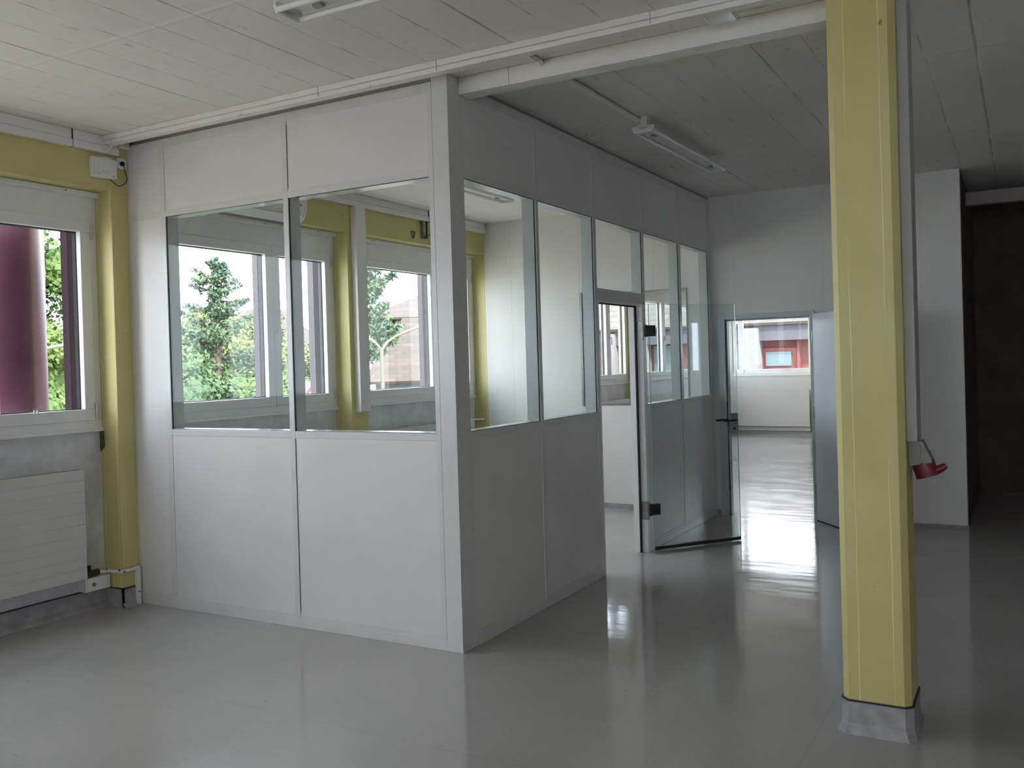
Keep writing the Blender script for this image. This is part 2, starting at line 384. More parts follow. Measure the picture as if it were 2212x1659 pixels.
def far_window(i, x0, x1, jm, cat='window'):
    e = empty('window_%d' % i, ((x0+x1)/2, YE+.1, 1.17), 'white framed window in the far wall', cat, kind='structure')
    f = MB(); ya, yb = YE+.02, YE+.1
    f.box(x0, x1, ya-.03, yb, 1.17, 1.24); f.box(x0, x1, ya, yb, 2.6, 2.75); f.box(x0, x0+.06, ya, yb, 1.24, 2.6); f.box(x1-.07, x1, ya, yb, 1.24, 2.6); f.box(jm-.05, jm+.05, ya, yb, 1.24, 2.6)
    f.box(x0+.06, jm-.05, ya+.01, yb, 1.24, 1.31); f.box(jm+.05, x1-.07, ya+.01, yb, 1.24, 1.31)
    f.build('window_frame', M_UPVC, e, .004)
    MB().box(x0, x1, YE+.06, YE+.066, 1.24, 2.6).build('glass_pane', M_WGLASS, e)
def added_rear_window(i, x0, x1):  # window added out of view to brighten the room
    e = empty('window_%d' % i, ((x0+x1)/2, YR-.1, 1.2), 'unseen white framed window added in the rear wall for light', 'window', kind='structure')
    f = MB(); ya, yb = YR-.11, YR-.04; j = (x0+x1)/2
    for a in ((x0, x1, 1.2, 1.3), (x0, x1, 2.65, 2.75), (x0, x0+.08, 1.3, 2.65), (x1-.08, x1, 1.3, 2.65), (j-.06, j+.06, 1.3, 2.65)): f.box(a[0], a[1], ya, yb, a[2], a[3])
    f.build('window_frame', M_UPVC, e, .004)
    MB().box(x0, x1, YR-.08, YR-.074, 1.2, 2.75).build('glass_pane', M_WGLASS, e)
for i, (a, b) in enumerate(rx): added_rear_window(13+i, a, b)
far_window(11, fx0, fx1, -2.30); far_window(12, 1.2, 3.4, 2.3)

# ------------------------------------------------------------------ glazed partition, front run
P0, P1 = .0, .1
ZT, ZB = 2.646, 1.212
pf = empty('glazed_partition', (-1.35, .05, 0), 'long grey-white glazed partition run facing the open floor, two wide panes between yellow wall and corner post', 'partition')
def panel(x0, x1, z0, z1, parent):      # a laminate board set a few mm back
    MB().box(x0, x1, .004, P1-.004, z0, z1).build('panel', M_PANEL, parent, .001)
G1 = (-2.313, -1.2415); G2 = (-1.2005, -.142)
for x0, x1 in ((XF+.02, -2.365), G1, G2): panel(x0, x1, ZT+.042, 3.115, pf)
panel(XF+.02, -2.365, .078, ZT, pf); panel(G1[0], G1[1], .078, ZB-.042, pf); panel(G2[0], G2[1], .078, ZB-.042, pf)
for x0, x1 in ((XF, XF+.02), (-2.365, -2.313), (-1.2415, -1.2005), (-.142, -.110)):
    MB().box(x0, x1, P0, P1, .055, 3.17).build('mullion', M_PROF, pf, .0015)
MB().box(-1.1985, -1.197, .001, .05, ZT+.06, 3.1).box(-1.1985, -1.197, .001, .05, .1, ZB-.05).box(-.1095, -.107, .002, .05, .06, 3.16).split('shadow_gap', M_GASKET, pf)
for z0, z1 in ((3.115, 3.17), (.055, .078)): MB().box(XF+.02, -.142, P0+.001, P1-.001, z0, z1).build('transom', M_PROF, pf, .001)
MB().box(XF+.02, -.142, P0+.0005, P1-.0005, ZT, ZT+.042).build('transom', M_PROF, pf, .0015)
for a, b in (G1, G2): MB().box(a, b, P0+.0005, P1-.0005, ZB-.042, ZB).build('transom', M_PROF, pf, .0015)
MB().box(XF, -.106, P0-.002, P1+.002, 0, .055).build('skirting', M_PROF, pf, .002)
MB().box(XF, -.106, P0+.02, P1-.02, 3.17, H-.001).build('ceiling_channel', M_GREYPL, pf)
def reveal(x0, x1, z0, z1, parent, axis):   # bright lining of a glazed opening
    m = MB(); t = .003; a0, a1 = (P0+.014, P1-.001)
    if axis == 'x':
        m.box(x0, x0+t, a0, a1, z0, z1); m.box(x1-t, x1, a0, a1, z0, z1); m.box(x0, x1, a0, a1, z0, z0+t); m.box(x0, x1, a0, a1, z1-t, z1)
    else:
        m.box(-a1, -a0, x0, x0+t, z0, z1); m.box(-a1, -a0, x1-t, x1, z0, z1); m.box(-a1, -a0, x0, x1, z0, z0+t); m.box(-a1, -a0, x0, x1, z1-t, z1)
    m.build('reveal', M_REVEAL, parent)
    k = MB(); q = .0035
    if axis == 'x':
        for b in ((x0, x0+q, z0, z1), (x1-q, x1, z0, z1), (x0, x1, z0, z0+q*.4), (x0, x1, z1-q*.4, z1)): k.box(b[0], b[1], .006, .012, b[2], b[3])
    else:
        for b in ((x0, x0+q, z0, z1), (x1-q, x1, z0, z1), (x0, x1, z0, z0+q*.4), (x0, x1, z1-q*.4, z1)): k.box(-.012, -.006, b[0], b[1], b[2], b[3])
    k.build('gasket', M_GASKET, parent)
    g_ = MB()
    if axis == 'x': g_.box(x0+.001, x1-.001, .007, .013, z0, z1)
    else: g_.box(-.013, -.007, x0+.001, x1-.001, z0, z1)
    g_.build('glass_pane', M_GLASS, parent)
reveal(G1[0], G1[1], ZB, ZT, pf, 'x'); reveal(G2[0], G2[1], ZB, ZT, pf, 'x')
m = MB(); m.box(-.106, .0, -.004, .118, 0, H-.002); m.build('corner_post', M_PROF, pf, .002)

# side run
ps = empty('glazed_partition', (-.05, 2.35, 0), 'shaded grey glazed partition run with the doorway, between the corner post and the white back wall', 'partition')
def spanel(y0, y1, z0, z1): MB().box(-.096, -.004, y0, y1, z0, z1).build('panel', M_PANEL, ps, .001)
SY = [(.14, .967), (1.005, 1.838), (1.883, 2.783), (2.820, 3.666), (3.718, 4.527)]
for i, (a, b) in enumerate(SY): spanel(a if i else .118, b, ZT+.042, 3.115)
for i, (a, b) in enumerate(SY):
    if i != 2: spanel(a, b, .078, ZB-.042)
for a, b, z0 in ((.118, .14, .055), (.967, 1.005, .055), (1.838, 1.883, 0), (2.783, 2.820, 0), (3.666, 3.718, .055), (4.527, YB-.013, .055)):
    MB().box(-P1, 0, a, b, z0, 3.17).build('mullion', M_PROF, ps, .0015)
MB().box(-P1+.001, -.001, .118, YB-.013, 3.115, 3.17).build('transom', M_PROF, ps, .001)
MB().box(-P1+.0005, -.0005, .14, 4.527, ZT, ZT+.042).build('transom', M_PROF, ps, .0015)
for i, (a, b) in enumerate(SY):
    if i == 2: continue
    MB().box(-P1+.0005, -.0005, a, b, ZB-.042, ZB).build('transom', M_PROF, ps, .0015)
    MB().box(-P1+.0005, -.0005, a, b, .055, .078).build('transom', M_PROF, ps, .001)
    reveal(a, b, ZB, ZT, ps, 'y')
MB().box(-P1+.0005, -.0005, 1.883, 2.783, 2.045, 2.128).build('transom', M_PROF, ps, .0015)
reveal(1.883, 2.783, 2.128, ZT, ps, 'y')
MB().box(-P1-.002, .002, .118, 1.883, 0, .055).build('skirting', M_PROF, ps, .002)
MB().box(-P1-.002, .002, 2.783, YB-.013, 0, .055).build('skirting', M_PROF, ps, .002)
MB().box(-P1+.02, -.02, .118, YB, 3.17, H-.001).build('ceiling_channel', M_GREYPL, ps)
# door lining: inner stop frame with black seal
m = MB(); m.box(-P1-.004, .003, 1.883, 1.898, 0, 2.045); m.box(-P1-.004, -.055, 2.70, 2.783, 0, 2.045); m.box(-.055, .006, 2.733, 2.783, 0, 2.045); m.box(-P1-.004, .003, 1.898, 2.70, 2.03, 2.045)
m.build('door_lining', M_UPVC, ps, .002)
m = MB(); m.box(-.055, -.046, 2.70, 2.733, 0, 2.03); m.box(-.055, -.046, 1.898, 2.733, 2.018, 2.03); m.build('door_seal', M_GASKET, ps)

# ------------------------------------------------------------------ open glass door
hx, hy, ox, oy = .035, 2.80, .565, 3.47
gd = empty('glass_door', (hx, hy, 0), 'frameless glass door leaf standing open into the aisle from the shaded partition', 'door')
dv = Vector((ox-hx, oy-hy, 0)); L_ = dv.length; dv.normalize(); nv = Vector((dv.y, -dv.x, 0))
def dbox(a, b, n0, n1, z0, z1): 
    o = Vector((hx, hy, z0)) + dv*a + nv*n0
    return (o, dv*(b-a), nv*(n1-n0), Vector((0, 0, z1-z0)))
MB().obox(*dbox(.0, L_, -.004, .004, .012, 2.045)).build('glass_leaf', M_GLASS, gd)
m = MB(); m.obox(*dbox(L_, L_+.003, -.004, .004, .012, 2.045)); m.obox(*dbox(-.002, 0, -.004, .004, .012, 2.045)); m.obox(*dbox(0, L_, -.004, .004, 2.045, 2.047)); m.split('polished_edge', M_GEDGE, gd)
m = MB(); m.obox(*dbox(.0, L_, -.010, .010, .008, .035)); m.build('bottom_seal', M_DARKMETAL, gd)
for z in (.30, 1.78):
    m = MB(); m.obox(*dbox(-.035, .055, -.016, -.004, z, z+.09)); m.obox(*dbox(-.035, .055, .004, .016, z, z+.09)); m.tube([Vector((hx, hy, z-.005))-dv*.03, Vector((hx, hy, z+.095))-dv*.03], .013)
    m.build('clamp_hinge', M_DARKMETAL, gd, .002)
    m = MB(); m.box(-.045, .010, 2.726, 2.738, z-.03, z+.12); m.box(.006, .014, 2.738, 2.775, z-.03, z+.12)
    for k in range(3): m.tube([(-.02, 2.722, z+k*.045), (-.02, 2.728, z+k*.045)], .006, 8)
    m.build('hinge_plate', M_METAL, ps)
m = MB(); m.obox(*dbox(L_-.085, L_-.002, -.014, -.004, .935, 1.105)); m.obox(*dbox(L_-.085, L_-.002, .004, .014, .935, 1.105)); lk = m.build('lock_case', M_METAL, gd, .002)
m = MB()
for sgn in (-1, 1):
    c0 = Vector((hx, hy, 1.045))+dv*(L_-.045)
    m.tube([c0+nv*sgn*.012, c0+nv*sgn*.055, c0+nv*sgn*.06-dv*.02, c0+nv*sgn*.06-dv*.13], .009)
m.build('lever_handle', M_DARKMETAL, lk)
m = MB(); c0 = Vector((hx, hy, .972))+dv*(L_-.045); m.tube([c0+nv*-.017, c0+nv*.017], .010, 12); m.build('key_cylinder', M_CABLE, lk)

# ------------------------------------------------------------------ doorway in the back wall and its metal leaf
d1 = empty('door_1', (.545, YB+.06, 0), 'grey metal door leaf standing open in the back wall doorway', 'door', kind='structure')
m = MB()
for a, b in ((dx0-.075, dx0), (dx1, dx1+.05)): m.box(a, b, YB-.018, YB+T+.01, 0, dz+.05)
m.box(dx0, dx1, YB-.018, YB+T+.01, dz, dz+.05); m.box(dx0, dx0+.014, YB+.02, YB+.06, 0, dz); m.box(dx0, dx1, YB+.02, YB+.06, dz-.014, dz)
m.build('door_frame', M_DOOR, d1, .003)
q0 = Vector((dx1+.035, YB-.045, 0)); qd = Vector((.628, -.778, 0)).normalized(); qn = Vector((qd.y, -qd.x, 0))
m = MB(); m.obox(q0+Vector((0, 0, .012)), qd*.86, qn*-.04, (0, 0, 1.965)); lf = m.build('door_leaf', M_DOOR, d1, .004)
m = MB(); m.obox(q0+Vector((0, 0, .0))+qn*.002, qd*.86, qn*-.044, (0, 0, .012)); m.build('drop_seal', M_CAP, lf)
m = MB()
for z in (.25, .98, 1.7): m.tube([(dx1+.03, YB-.03, z), (dx1+.03, YB-.03, z+.11)], .010)
m.split('hinge', M_METAL, lf)
m = MB(); m.box(dx0-.004, dx0+.002, YB-.01, YB+.02, .9, 1.14); m.box(dx0-.002, dx0+.006, YB+.02, YB+.03, .25, .55); m.split('strike_plate', M_DARKMETAL, d1)

# ------------------------------------------------------------------ the yellow column and what is fixed to it
cx0, cx1, cy0, cy1, ch = 2.048, 2.318, -.192, .088, .026
oct_ = lambda e, c: [(cx0-e+c, cy0-e), (cx1+e-c, cy0-e), (cx1+e, cy0-e+c), (cx1+e, cy1+e-c), (cx1+e-c, cy1+e), (cx0-e+c, cy1+e), (cx0-e, cy1+e-c), (cx0-e, cy0-e+c)]
co = empty('concrete_column', ((cx0+cx1)/2, (cy0+cy1)/2, 0), 'yellow painted square column with chamfered corners standing free on the grey floor', 'column')
MB().prism(oct_(0, ch), .10, H-.001).build('shaft', M_YEL, co)
m = MB(); m.prism(oct_(.008, ch+.004), .0, .135)
m.prism(oct_(.023, .03), 0, .003)
for k in range(8):
    a, b = oct_(.008, ch+.004)[k], oct_(.008, ch+.004)[(k+1) % 8]; c, d = oct_(.022, .03)[(k+1) % 8], oct_(.022, .03)[k]
    m.add([(*a, .045), (*b, .045), (*c, .001), (*d, .001)], [(0, 1, 2, 3)])
m.build('vinyl_wrap', M_WRAP, co)
MB().prism(oct_(.009, ch+.004), .135, .141).build('sealant_line', M_CAP, co)
tag(box('cable_trunking', M_COLTR, cx1, cx1+.042, -.125, .03, 1.225, H-.001, bevel=.003), 'narrow vertical cable trunking on the shaded right side of the yellow column', 'trunking')
so = empty('power_socket', (cx1, -.05, 1.0), 'grey and red industrial power socket below the trunking on the yellow column', 'socket')
m = MB(); m.prism([(cx1+.001, 1.224), (cx1+.055, 1.224), (cx1+.092, 1.148), (cx1+.092, 1.135), (cx1+.004, 1.118)], -.095, -.005, 'y'); m.box(cx1+.012, cx1+.05, -.098, -.094, 1.155, 1.205)
m.build('socket_body', M_SOCK, so, .006)
ax = Vector((.30, 0, -1)).normalized(); c0 = Vector((cx1+.053, -.05, 1.132))
m = MB(); m.tube([c0-ax*.004, c0+ax*.01, c0+ax*.06], [.045, .047, .043], 24)
m.build('socket_shroud', M_RED, so)
c1 = c0+ax*.048; sd_ = Vector((1, 0, .30)).normalized()
m = MB(); m.tube([c1, c1+ax*.014], [.047, .046], 24); m.tube([c1+sd_*.03, c1+sd_*.062+Vector((0, 0, .006)), c1+sd_*.078+Vector((0, 0, .012))], [.018, .016, .012], 12)
m.build('hinged_lid', M_RED, so)

# ------------------------------------------------------------------ trunking and conduits under the ceiling
m = MB(); m.box(XF+.03, cx0-.003, -.2, -.125, 3.168, H-.001); m.box(XF+.03, cx0-.003, -.188, -.128, 3.14, 3.167)
t1 = m.build('cable_trunking', M_TRUNK, None, .003); tag(t1, 'flat white cable trunking on the ceiling along the front of the partition', 'trunking')
m = MB()
for x in (-.75, .07, 1.27): m.box(x, x+.0012, -.2015, -.199, 3.142, H-.002)
m.split('lid_joint', M_CAP, t1)
m = MB()
for x, wd in ((-1.45, .08), (-.5, .12), (.3, .05)): m.box(x, x+wd, -.199, -.19, 3.134, 3.142)
m.split('trunking_clip', M_TRUNK, t1)
tb = MB().box(.002, cx0-.003, .106, .215, 3.104, H-.001).build('cable_trunking', M_TRUNK, None, .004)
tag(tb, 'deep white cable trunking running from the corner post to the yellow column', 'trunking')
MB().box(.33, .3312, .1045, .11, 3.106, H-.002).build('lid_joint', M_CAP, tb)
# wall trunking above the lintel, open-floor side and office side
def wall_trunk(y0, y1, label, joints):
    m = MB(); m.box(XF, XF+.03, y0, y1, 3.135, H-.001); m.box(XF, XF+.04, y0, y1, 3.082, 3.132)
    o = m.build('cable_trunking', M_TRUNK, None, .003); tag(o, label, 'trunking')
    k = MB()
    for y in joints: k.box(XF+.001, XF+.0415, y, y+.0022, 3.08, 3.2-.002)
    if joints: k.split('lid_joint', M_CAP, o)
wall_trunk(YR, -.085, 'white two-tier trunking above the yellow lintel left of the partition', (-.42, -2.6, -4.8))
wall_trunk(.11, YB-.02, 'white trunking along the yellow lintel inside the glazed office', (3.5,))
wall_trunk(YB+T+.01, YE-.1, 'white trunking along the window wall beyond the hatch', ())
m = MB(); m.box(XF+.001, XF+.04, -.085, -.004, 3.14, H-.002); st_ = m.build('cable_trunking', M_TRUNK, None, .002)
tag(st_, 'short trunking stub in the corner above the router socket', 'trunking')
m = MB(); m.tube([(XF+.05, -.16, 3.15), (XF+.075, -.17, 3.115), (XF+.045, -.20, 3.085)], .012, 8)
tag(m.build('cable_conduit', M_TRUNK), 'short bent conduit joining the ceiling trunking to the wall trunking in the corner', 'conduit')
vt = MB().box(XF, XF+.065, 2.315, 2.455, 1.178, 3.08).build('cable_trunking', M_TRUNK, None, .004); tag(vt, 'tall vertical trunking on the yellow pilaster inside the glazed office', 'trunking')
m = MB()
for z in (1.27, 1.375): m.tube([(XF+.064, 2.385, z), (XF+.070, 2.385, z)], .03, 20); 
m.split('socket_outlet', M_PLASTIC, vt)
m = MB(); m.tube([(.535, -.115, 3.186), (.535, -.02, 3.186), (.535, .105, 3.186)], .013); m.tube([(.535, .216, 3.181), (.535, 1.44, 3.181)], .0165); m.tube([(.535, .06, 3.186), (.535, .10, 3.183)], .017)
tag(m.build('cable_conduit', M_TRUNK), 'thin white conduit on the ceiling feeding the lamp outside the partition', 'conduit')
em = empty('emergency_lamp', (1.56, -.05, 3.12), 'small white box lamp on the ceiling between the two trunkings', 'lamp')
MB().box(1.50, 1.62, -.11, .0, 3.17, H-.001).build('lamp_base', M_PLASTIC, em, .004); MB().box(1.492, 1.628, -.116, .006, 3.15, 3.17).build('diffuser', M_TUBE, em, .006)

# ------------------------------------------------------------------ fluorescent lamps
def strip_lamp(c, ang, length, label, hang=.06, wd=.13):
    """c: centre on the ceiling; ang: rotation of its long axis from +Y"""
    e = empty('fluorescent_lamp', (0, 0, 0), label, 'lamp')
    hl = length/2; zc = H-hang
    m = MB(); m.prism([(-.03, zc), (.03, zc), (.036, zc-.015), (.028, zc-.036), (-.028, zc-.036), (-.036, zc-.015)], -hl, hl, 'y'); m.build('housing', M_LAMP, e)
    m = MB()
    for y in (-hl, hl-.018): m.prism([(-wd/2-.012, zc-.012), (wd/2+.012, zc-.012), (wd/2+.014, zc-.03), (wd/2, zc-.060), (-wd/2, zc-.060), (-wd/2-.014, zc-.03)], y, y+.018, 'y')
    m.split('end_cap', M_LAMP, e, .003)
    for sx in (-1, 1):
        m = MB(); m.tube([(sx*(wd/2-.002), -hl+.018, zc-.044), (sx*(wd/2-.002), hl-.018, zc-.044)], .013, 14); m.build('tube', M_TUBE, e)
    m = MB()
    for y in (-hl+.16, hl-.2): m.box(-.014, .014, y, y+.045, zc-.048, zc-.0365)
    m.split('starter', M_GREYPL, e)
    m = MB()
    for y in (-hl+.02, hl-.10): m.box(-.022, .022, y, y+.06, zc, H-.001)
    m.split('mounting_bracket', M_LAMP, e, .002)
    e.location = (c[0], c[1], 0); e.rotation_euler = (0, 0, ang)
    return e
strip_lamp((.60, 2.16), -.02, 1.52, 'two-tube fluorescent lamp on the ceiling outside the shaded partition, near the back wall')
strip_lamp((.83, -1.255), math.pi/2+.01, 1.55, 'two-tube fluorescent lamp over the open floor, cut by the top edge of the photo', .07)
strip_lamp((-1.44, 2.30), 0, 1.52, 'fluorescent lamp on the ceiling inside the glazed office')
strip_lamp((-1.2, 8.2), 0, 1.52, 'fluorescent lamp on the ceiling beyond the hatch')

# ------------------------------------------------------------------ radiators
def radiator(l, r, label, z0=.235, z1=.97):
    e = empty('radiator', (-2.80, (l+r)/2, z0), label, 'radiator')
    m = MB(); n = 10; hh = (z1-z0)/n
    for k in range(n): m.box(-2.795, -2.76, l, r, z0+k*hh+.002, z0+(k+1)*hh-.002)
    m.box(-2.79, -2.763, l+.002, r-.002, z0+.002, z1-.002)
    m.build('front_plate', M_RAD, e, .002)
    m = MB(); m.box(-2.85, -2.80, l+.01, r-.01, z0+.03, z1-.02); m.build('rear_plate', M_RAD, e, .004)
    m = MB()
    for y in (l+.25, r-.25): m.box(-2.88, -2.85, y, y+.04, z0+.1, z1-.08)
    m.split('wall_bracket', M_METAL, e)
    return e
for i, lab in ((3, 'cream ribbed radiator under the window at the left edge of the photo'), (4, 'cream radiator under the middle window inside the glazed office'), (5, 'cream radiator under the last window of the glazed office'),
               (6, 'cream radiator under the nearest window beyond the hatch'), (7, 'cream radiator under the window seen through the glass doorway'), (8, 'cream radiator under the farthest window beyond the hatch')):
    radiator(WR[i]-1.95, WR[i]-.21, lab)
m = MB(); m.prism([(XW-.01, 1.06), (XW+.035, 1.10), (XW+.03, 1.205), (XW-.01, 1.205)], -.1435, -.1405, 'y')
tag(m.build('torn_edge', M_STAIN0), 'dark torn gap at the top corner of the silver board beside the pilaster', 'damage')
# pipe run round the pilaster, valve and outlet
m = MB(); m.box(-2.88, -2.80, -.33, -.146, .135, .225); bx = m.build('junction_box', M_TRUNK, None, .003); tag(bx, 'small white box behind the radiator end, beside the yellow pilaster', 'box')
m = MB(); m.tube([(-2.799, -.27, .18), (-2.793, -.27, .18)], .014, 14); m.build('screw_cap', M_METAL, bx)
m = MB(); m.tube([(-2.815, -.335, .255), (-2.815, -.225, .255)], .022, 12); m.tube([(-2.815, -.29, .24), (-2.815, -.29, .31)], .012, 10)
tag(m.build('radiator_valve', M_CABLE), 'black valve at the lower corner of the ribbed radiator', 'valve')
pp = MB(); pp.tube([(-2.815, -.222, .25), (-2.80, -.17, .25), (-2.72, -.162, .25), (-2.672, -.15, .25), (-2.668, -.10, .25), (-2.668, -.035, .25)], .012, 10)
pp.tube([(-2.668, -.035, .262), (-2.668, -.03, .23)], .02, 10)
po = pp.build('heating_pipe', M_PLASTIC); tag(po, 'white plastic pipe bent round the foot of the yellow pilaster', 'pipe')
MB().box(-2.686, -2.655, -.045, -.016, 0.002, .24).build('pipe_cover', M_PLASTIC, po, .004)
m = MB()
for p in ((-2.79, -.178, .262), (-2.677, -.164, .262), (-2.656, -.14, .25), (-2.654, -.032, .09)): m.tube([Vector(p), Vector(p)+Vector((.004, -.004, 0))], .006, 8)
m.split('screw', M_CABLE, po)
# plumbing and bracket seen in the office
m = MB(); m.tube([(-2.80, 4.30, .955), (-2.80, 4.38, .955), (-2.78, 4.42, .955)], [.03, .032, .02], 14); m.tube([(-2.78, 4.42, .955), (-2.74, 4.6, .95)], .010, 8)
tag(m.build('radiator_valve', M_PLASTIC), 'white thermostatic valve on the radiator beside the far office corner', 'valve')
wbk = MB(); wbk.box(XF, XF+.04, 3.40, 3.405, 2.90, 3.10); wbk.box(XF, XF+.04, 3.47, 3.475, 2.90, 3.10); wbk.box(XF, XF+.006, 3.40, 3.475, 2.90, 3.10); wbk.box(XF, XF+.03, 3.42, 3.455, 2.93, 3.07)
wbo = wbk.build('wall_bracket', M_METAL, None, .002); tag(wbo, 'bare metal bracket on the yellow lintel inside the office', 'bracket')
m = MB(); m.tube([(XF+.03, 3.5, 3.09), (XF+.05, 3.56, 3.06), (XF+.03, 3.55, 2.98), (XF+.02, 3.50, 2.93)], .004, 8); m.build('loose_cable', M_CABLE, wbo)
g = NT('stained_filler'); g.col(g.mix(g.step(g.noise(40, 4), .4, .6), (.06, .04, .03, 1), (.30, .24, .14, 1))); M_STAIN = g.m
m = MB(); 
pts = [(3.27+.035*math.cos(a)*(1+.3*math.sin(3*a)), 2.925+.055*math.sin(a)*(1+.25*math.cos(2*a))) for a in [k*math.pi/8 for k in range(16)]]
m.prism(pts, XF, XF+.003, 'x'); tag(m.build('wall_patch', M_STAIN), 'brown torn patch in the yellow paint left of the metal bracket', 'patch')
# router with socket and cable
rb = empty('wifi_router', (XF, -.195, 2.915), 'white box-shaped router high on the yellow lintel beside the partition', 'router')
m = MB(); m.box(XF+.002, XF+.035, -.285, -.105, 2.915, 3.05); m.box(XF+.035, XF+.045, -.265, -.108, 2.918, 3.045); m.build('case', M_PLASTIC, rb, .006)
m = MB(); m.box(XF+.045, XF+.049, -.235, -.155, 3.0, 3.052); m.build('top_flap', M_PLASTIC, rb, .002)
m = MB()
for k in range(3): m.tube([(XF+.044, -.215+k*.02, 2.958), (XF+.047, -.215+k*.02, 2.958)], .0035, 8)
m.box(XF+.0445, XF+.0462, -.258, -.235, 2.936, 2.941); m.box(XF+.0445, XF+.0462, -.145, -.122, 2.931, 2.936)
m.split('indicator', M_GREYPL, rb)
sk = empty('wall_socket', (XF, -.055, 3.0), 'white wall socket beside the router at the partition corner', 'socket')
MB().box(XF+.002, XF+.022, -.092, -.018, 3.0, 3.072).build('cover', M_PLASTIC, sk, .003)
m = MB(); m.tube([(XF+.02, -.055, 3.036), (XF+.034, -.055, 3.036)], .016, 12); m.build('plug', M_CABLE, sk)
m = MB(); cp = []
for k in range(17):
    a = k/16; cp.append((XF+.032-.01*a, -.052+(.045*math.sin(a*math.pi*.75) if a < .5 else .045*math.sin(a*math.pi*.75))-.10*max(0, a-.35)/.65*1.3, 3.034-.155*math.sin(min(1, a/.78)*math.pi/2)+.036*max(0, (a-.78)/.22)))
m.tube(cp, .0028, 8); tag(m.build('power_cable', M_CABLE), 'thin black cable looping from the router to the wall socket', 'cable')
# air conditioner in the office
ac = empty('air_conditioner', (-2.55, 1.05, 2.86), 'white wall-mounted air conditioner over the office window', 'air conditioner')
prof = [(XF+.002, 2.845), (XF+.002, 3.075), (XF+.20, 3.075), (XF+.235, 3.04), (XF+.238, 2.95), (XF+.23, 2.885), (XF+.205, 2.835), (XF+.165, 2.808), (XF+.12, 2.80), (XF+.06, 2.82)]
m = MB(); m.prism(prof, .62, 1.48, 'y'); m.build('casing', M_PLASTIC, ac, .006)
m = MB(); m.prism([(a+.002 if a > XF+.1 else a, b) for a, b in prof], 1.48, 1.50, 'y'); m.build('end_cover', M_PLASTIC, ac, .004)
m = MB(); m.obox((XF+.222, .66, 2.852), (0, .78, 0), (-.05, 0, -.058), (.008, 0, -.006)); m.build('air_flap', M_TUBE, ac, .001)
m = MB(); m.box(XF+.05, XF+.15, .66, 1.44, 2.7965, 2.803); m.box(XF+.2385, XF+.2395, .66, 1.44, 2.935, 2.943); m.split('air_slot', M_CABLE, ac)
m = MB(); m.box(XF+.15, XF+.185, 1.50, 1.5015, 2.925, 2.945); m.box(XF+.115, XF+.14, 1.50, 1.5015, 2.92, 2.935); m.box(XF+.12, XF+.18, 1.50, 1.5015, 2.90, 2.906); m.build('rating_label', M_GREYPL, ac)
# far room radiator and trunking
e = empty('radiator', (-1.7, YE-.1, .1), 'wide cream radiator seen through the doorway under the far window', 'radiator')
m = MB(); m.box(-2.6, -.93, YE-.12, YE-.07, .17, .905); m.build('front_plate', M_RAD, e, .004); m = MB(); m.box(-2.6, -.93, YE-.07, YE-.001, .08, .16); m.build('base_duct', M_RAD, e, .003)
tag(box('cable_trunking', M_TRUNK, -.80, -.70, YE-.25, YE-.16, .1, 3.1, bevel=.003), 'vertical white trunking right of the far window, seen through the doorway', 'trunking')
m = MB(); m.box(-2.843, -2.835, -.62, -.61, 1.355, 1.385); m.box(-2.843, -2.835, -.62, -.59, 1.378, 1.386); m.box(-2.843, -2.835, -.598, -.59, 1.355, 1.385)
tag(m.build('window_hook', M_UPVC), 'tiny white hook on the lower sash of the window at the left edge', 'hook')

# ------------------------------------------------------------------ outside
def gmat(name, c1, c2, sc=1.5, rough=.9):
    g = NT(name); g.col(g.mix(g.step(g.noise(sc, 4), .35, .65), (*c1, 1), (*c2, 1))); g.rough(rough); return g.m
GZ = -4.2
tag(MB().box(-120, -3.4, -80, 120, GZ-.2, GZ).build('ground', gmat('grass_and_paving', (.36, .32, .27), (.44, .39, .33), .2), loc=(-60, 20, GZ-.2)), 'grass and paving ground outside the building', 'ground', kind='structure')
tag(MB().box(-3.4, 120, 14.4, 120, GZ-.2, GZ).build('ground', gmat('yard_paving', (.2, .19, .17), (.24, .22, .2), .2), loc=(58, 60, GZ-.2)), 'paved yard beyond the far window', 'ground', kind='structure')
def leafmat(name, c1, c2, sc):
    g = NT(name); g.col(g.mix(g.step(g.noise(sc, 3), .35, .65), (*c1, 1), (*c2, 1))); g.rough(.7); g.b.inputs['Specular IOR Level'].default_value = .2; return g.m
M_NEEDLE = leafmat('conifer_needles', (.045, .07, .045), (.095, .13, .07), .9)
M_LEAF = leafmat('broad_leaves', (.035, .065, .018), (.085, .125, .035), .7)
M_LEAFD = leafmat('dark_leaves', (.035, .06, .03), (.07, .105, .045), .8)
M_LEAFB = leafmat('olive_leaves', (.075, .085, .035), (.13, .15, .06), .8)
M_BARK = mat('bark', (.07, .05, .035), .9, noise=(4, .3))
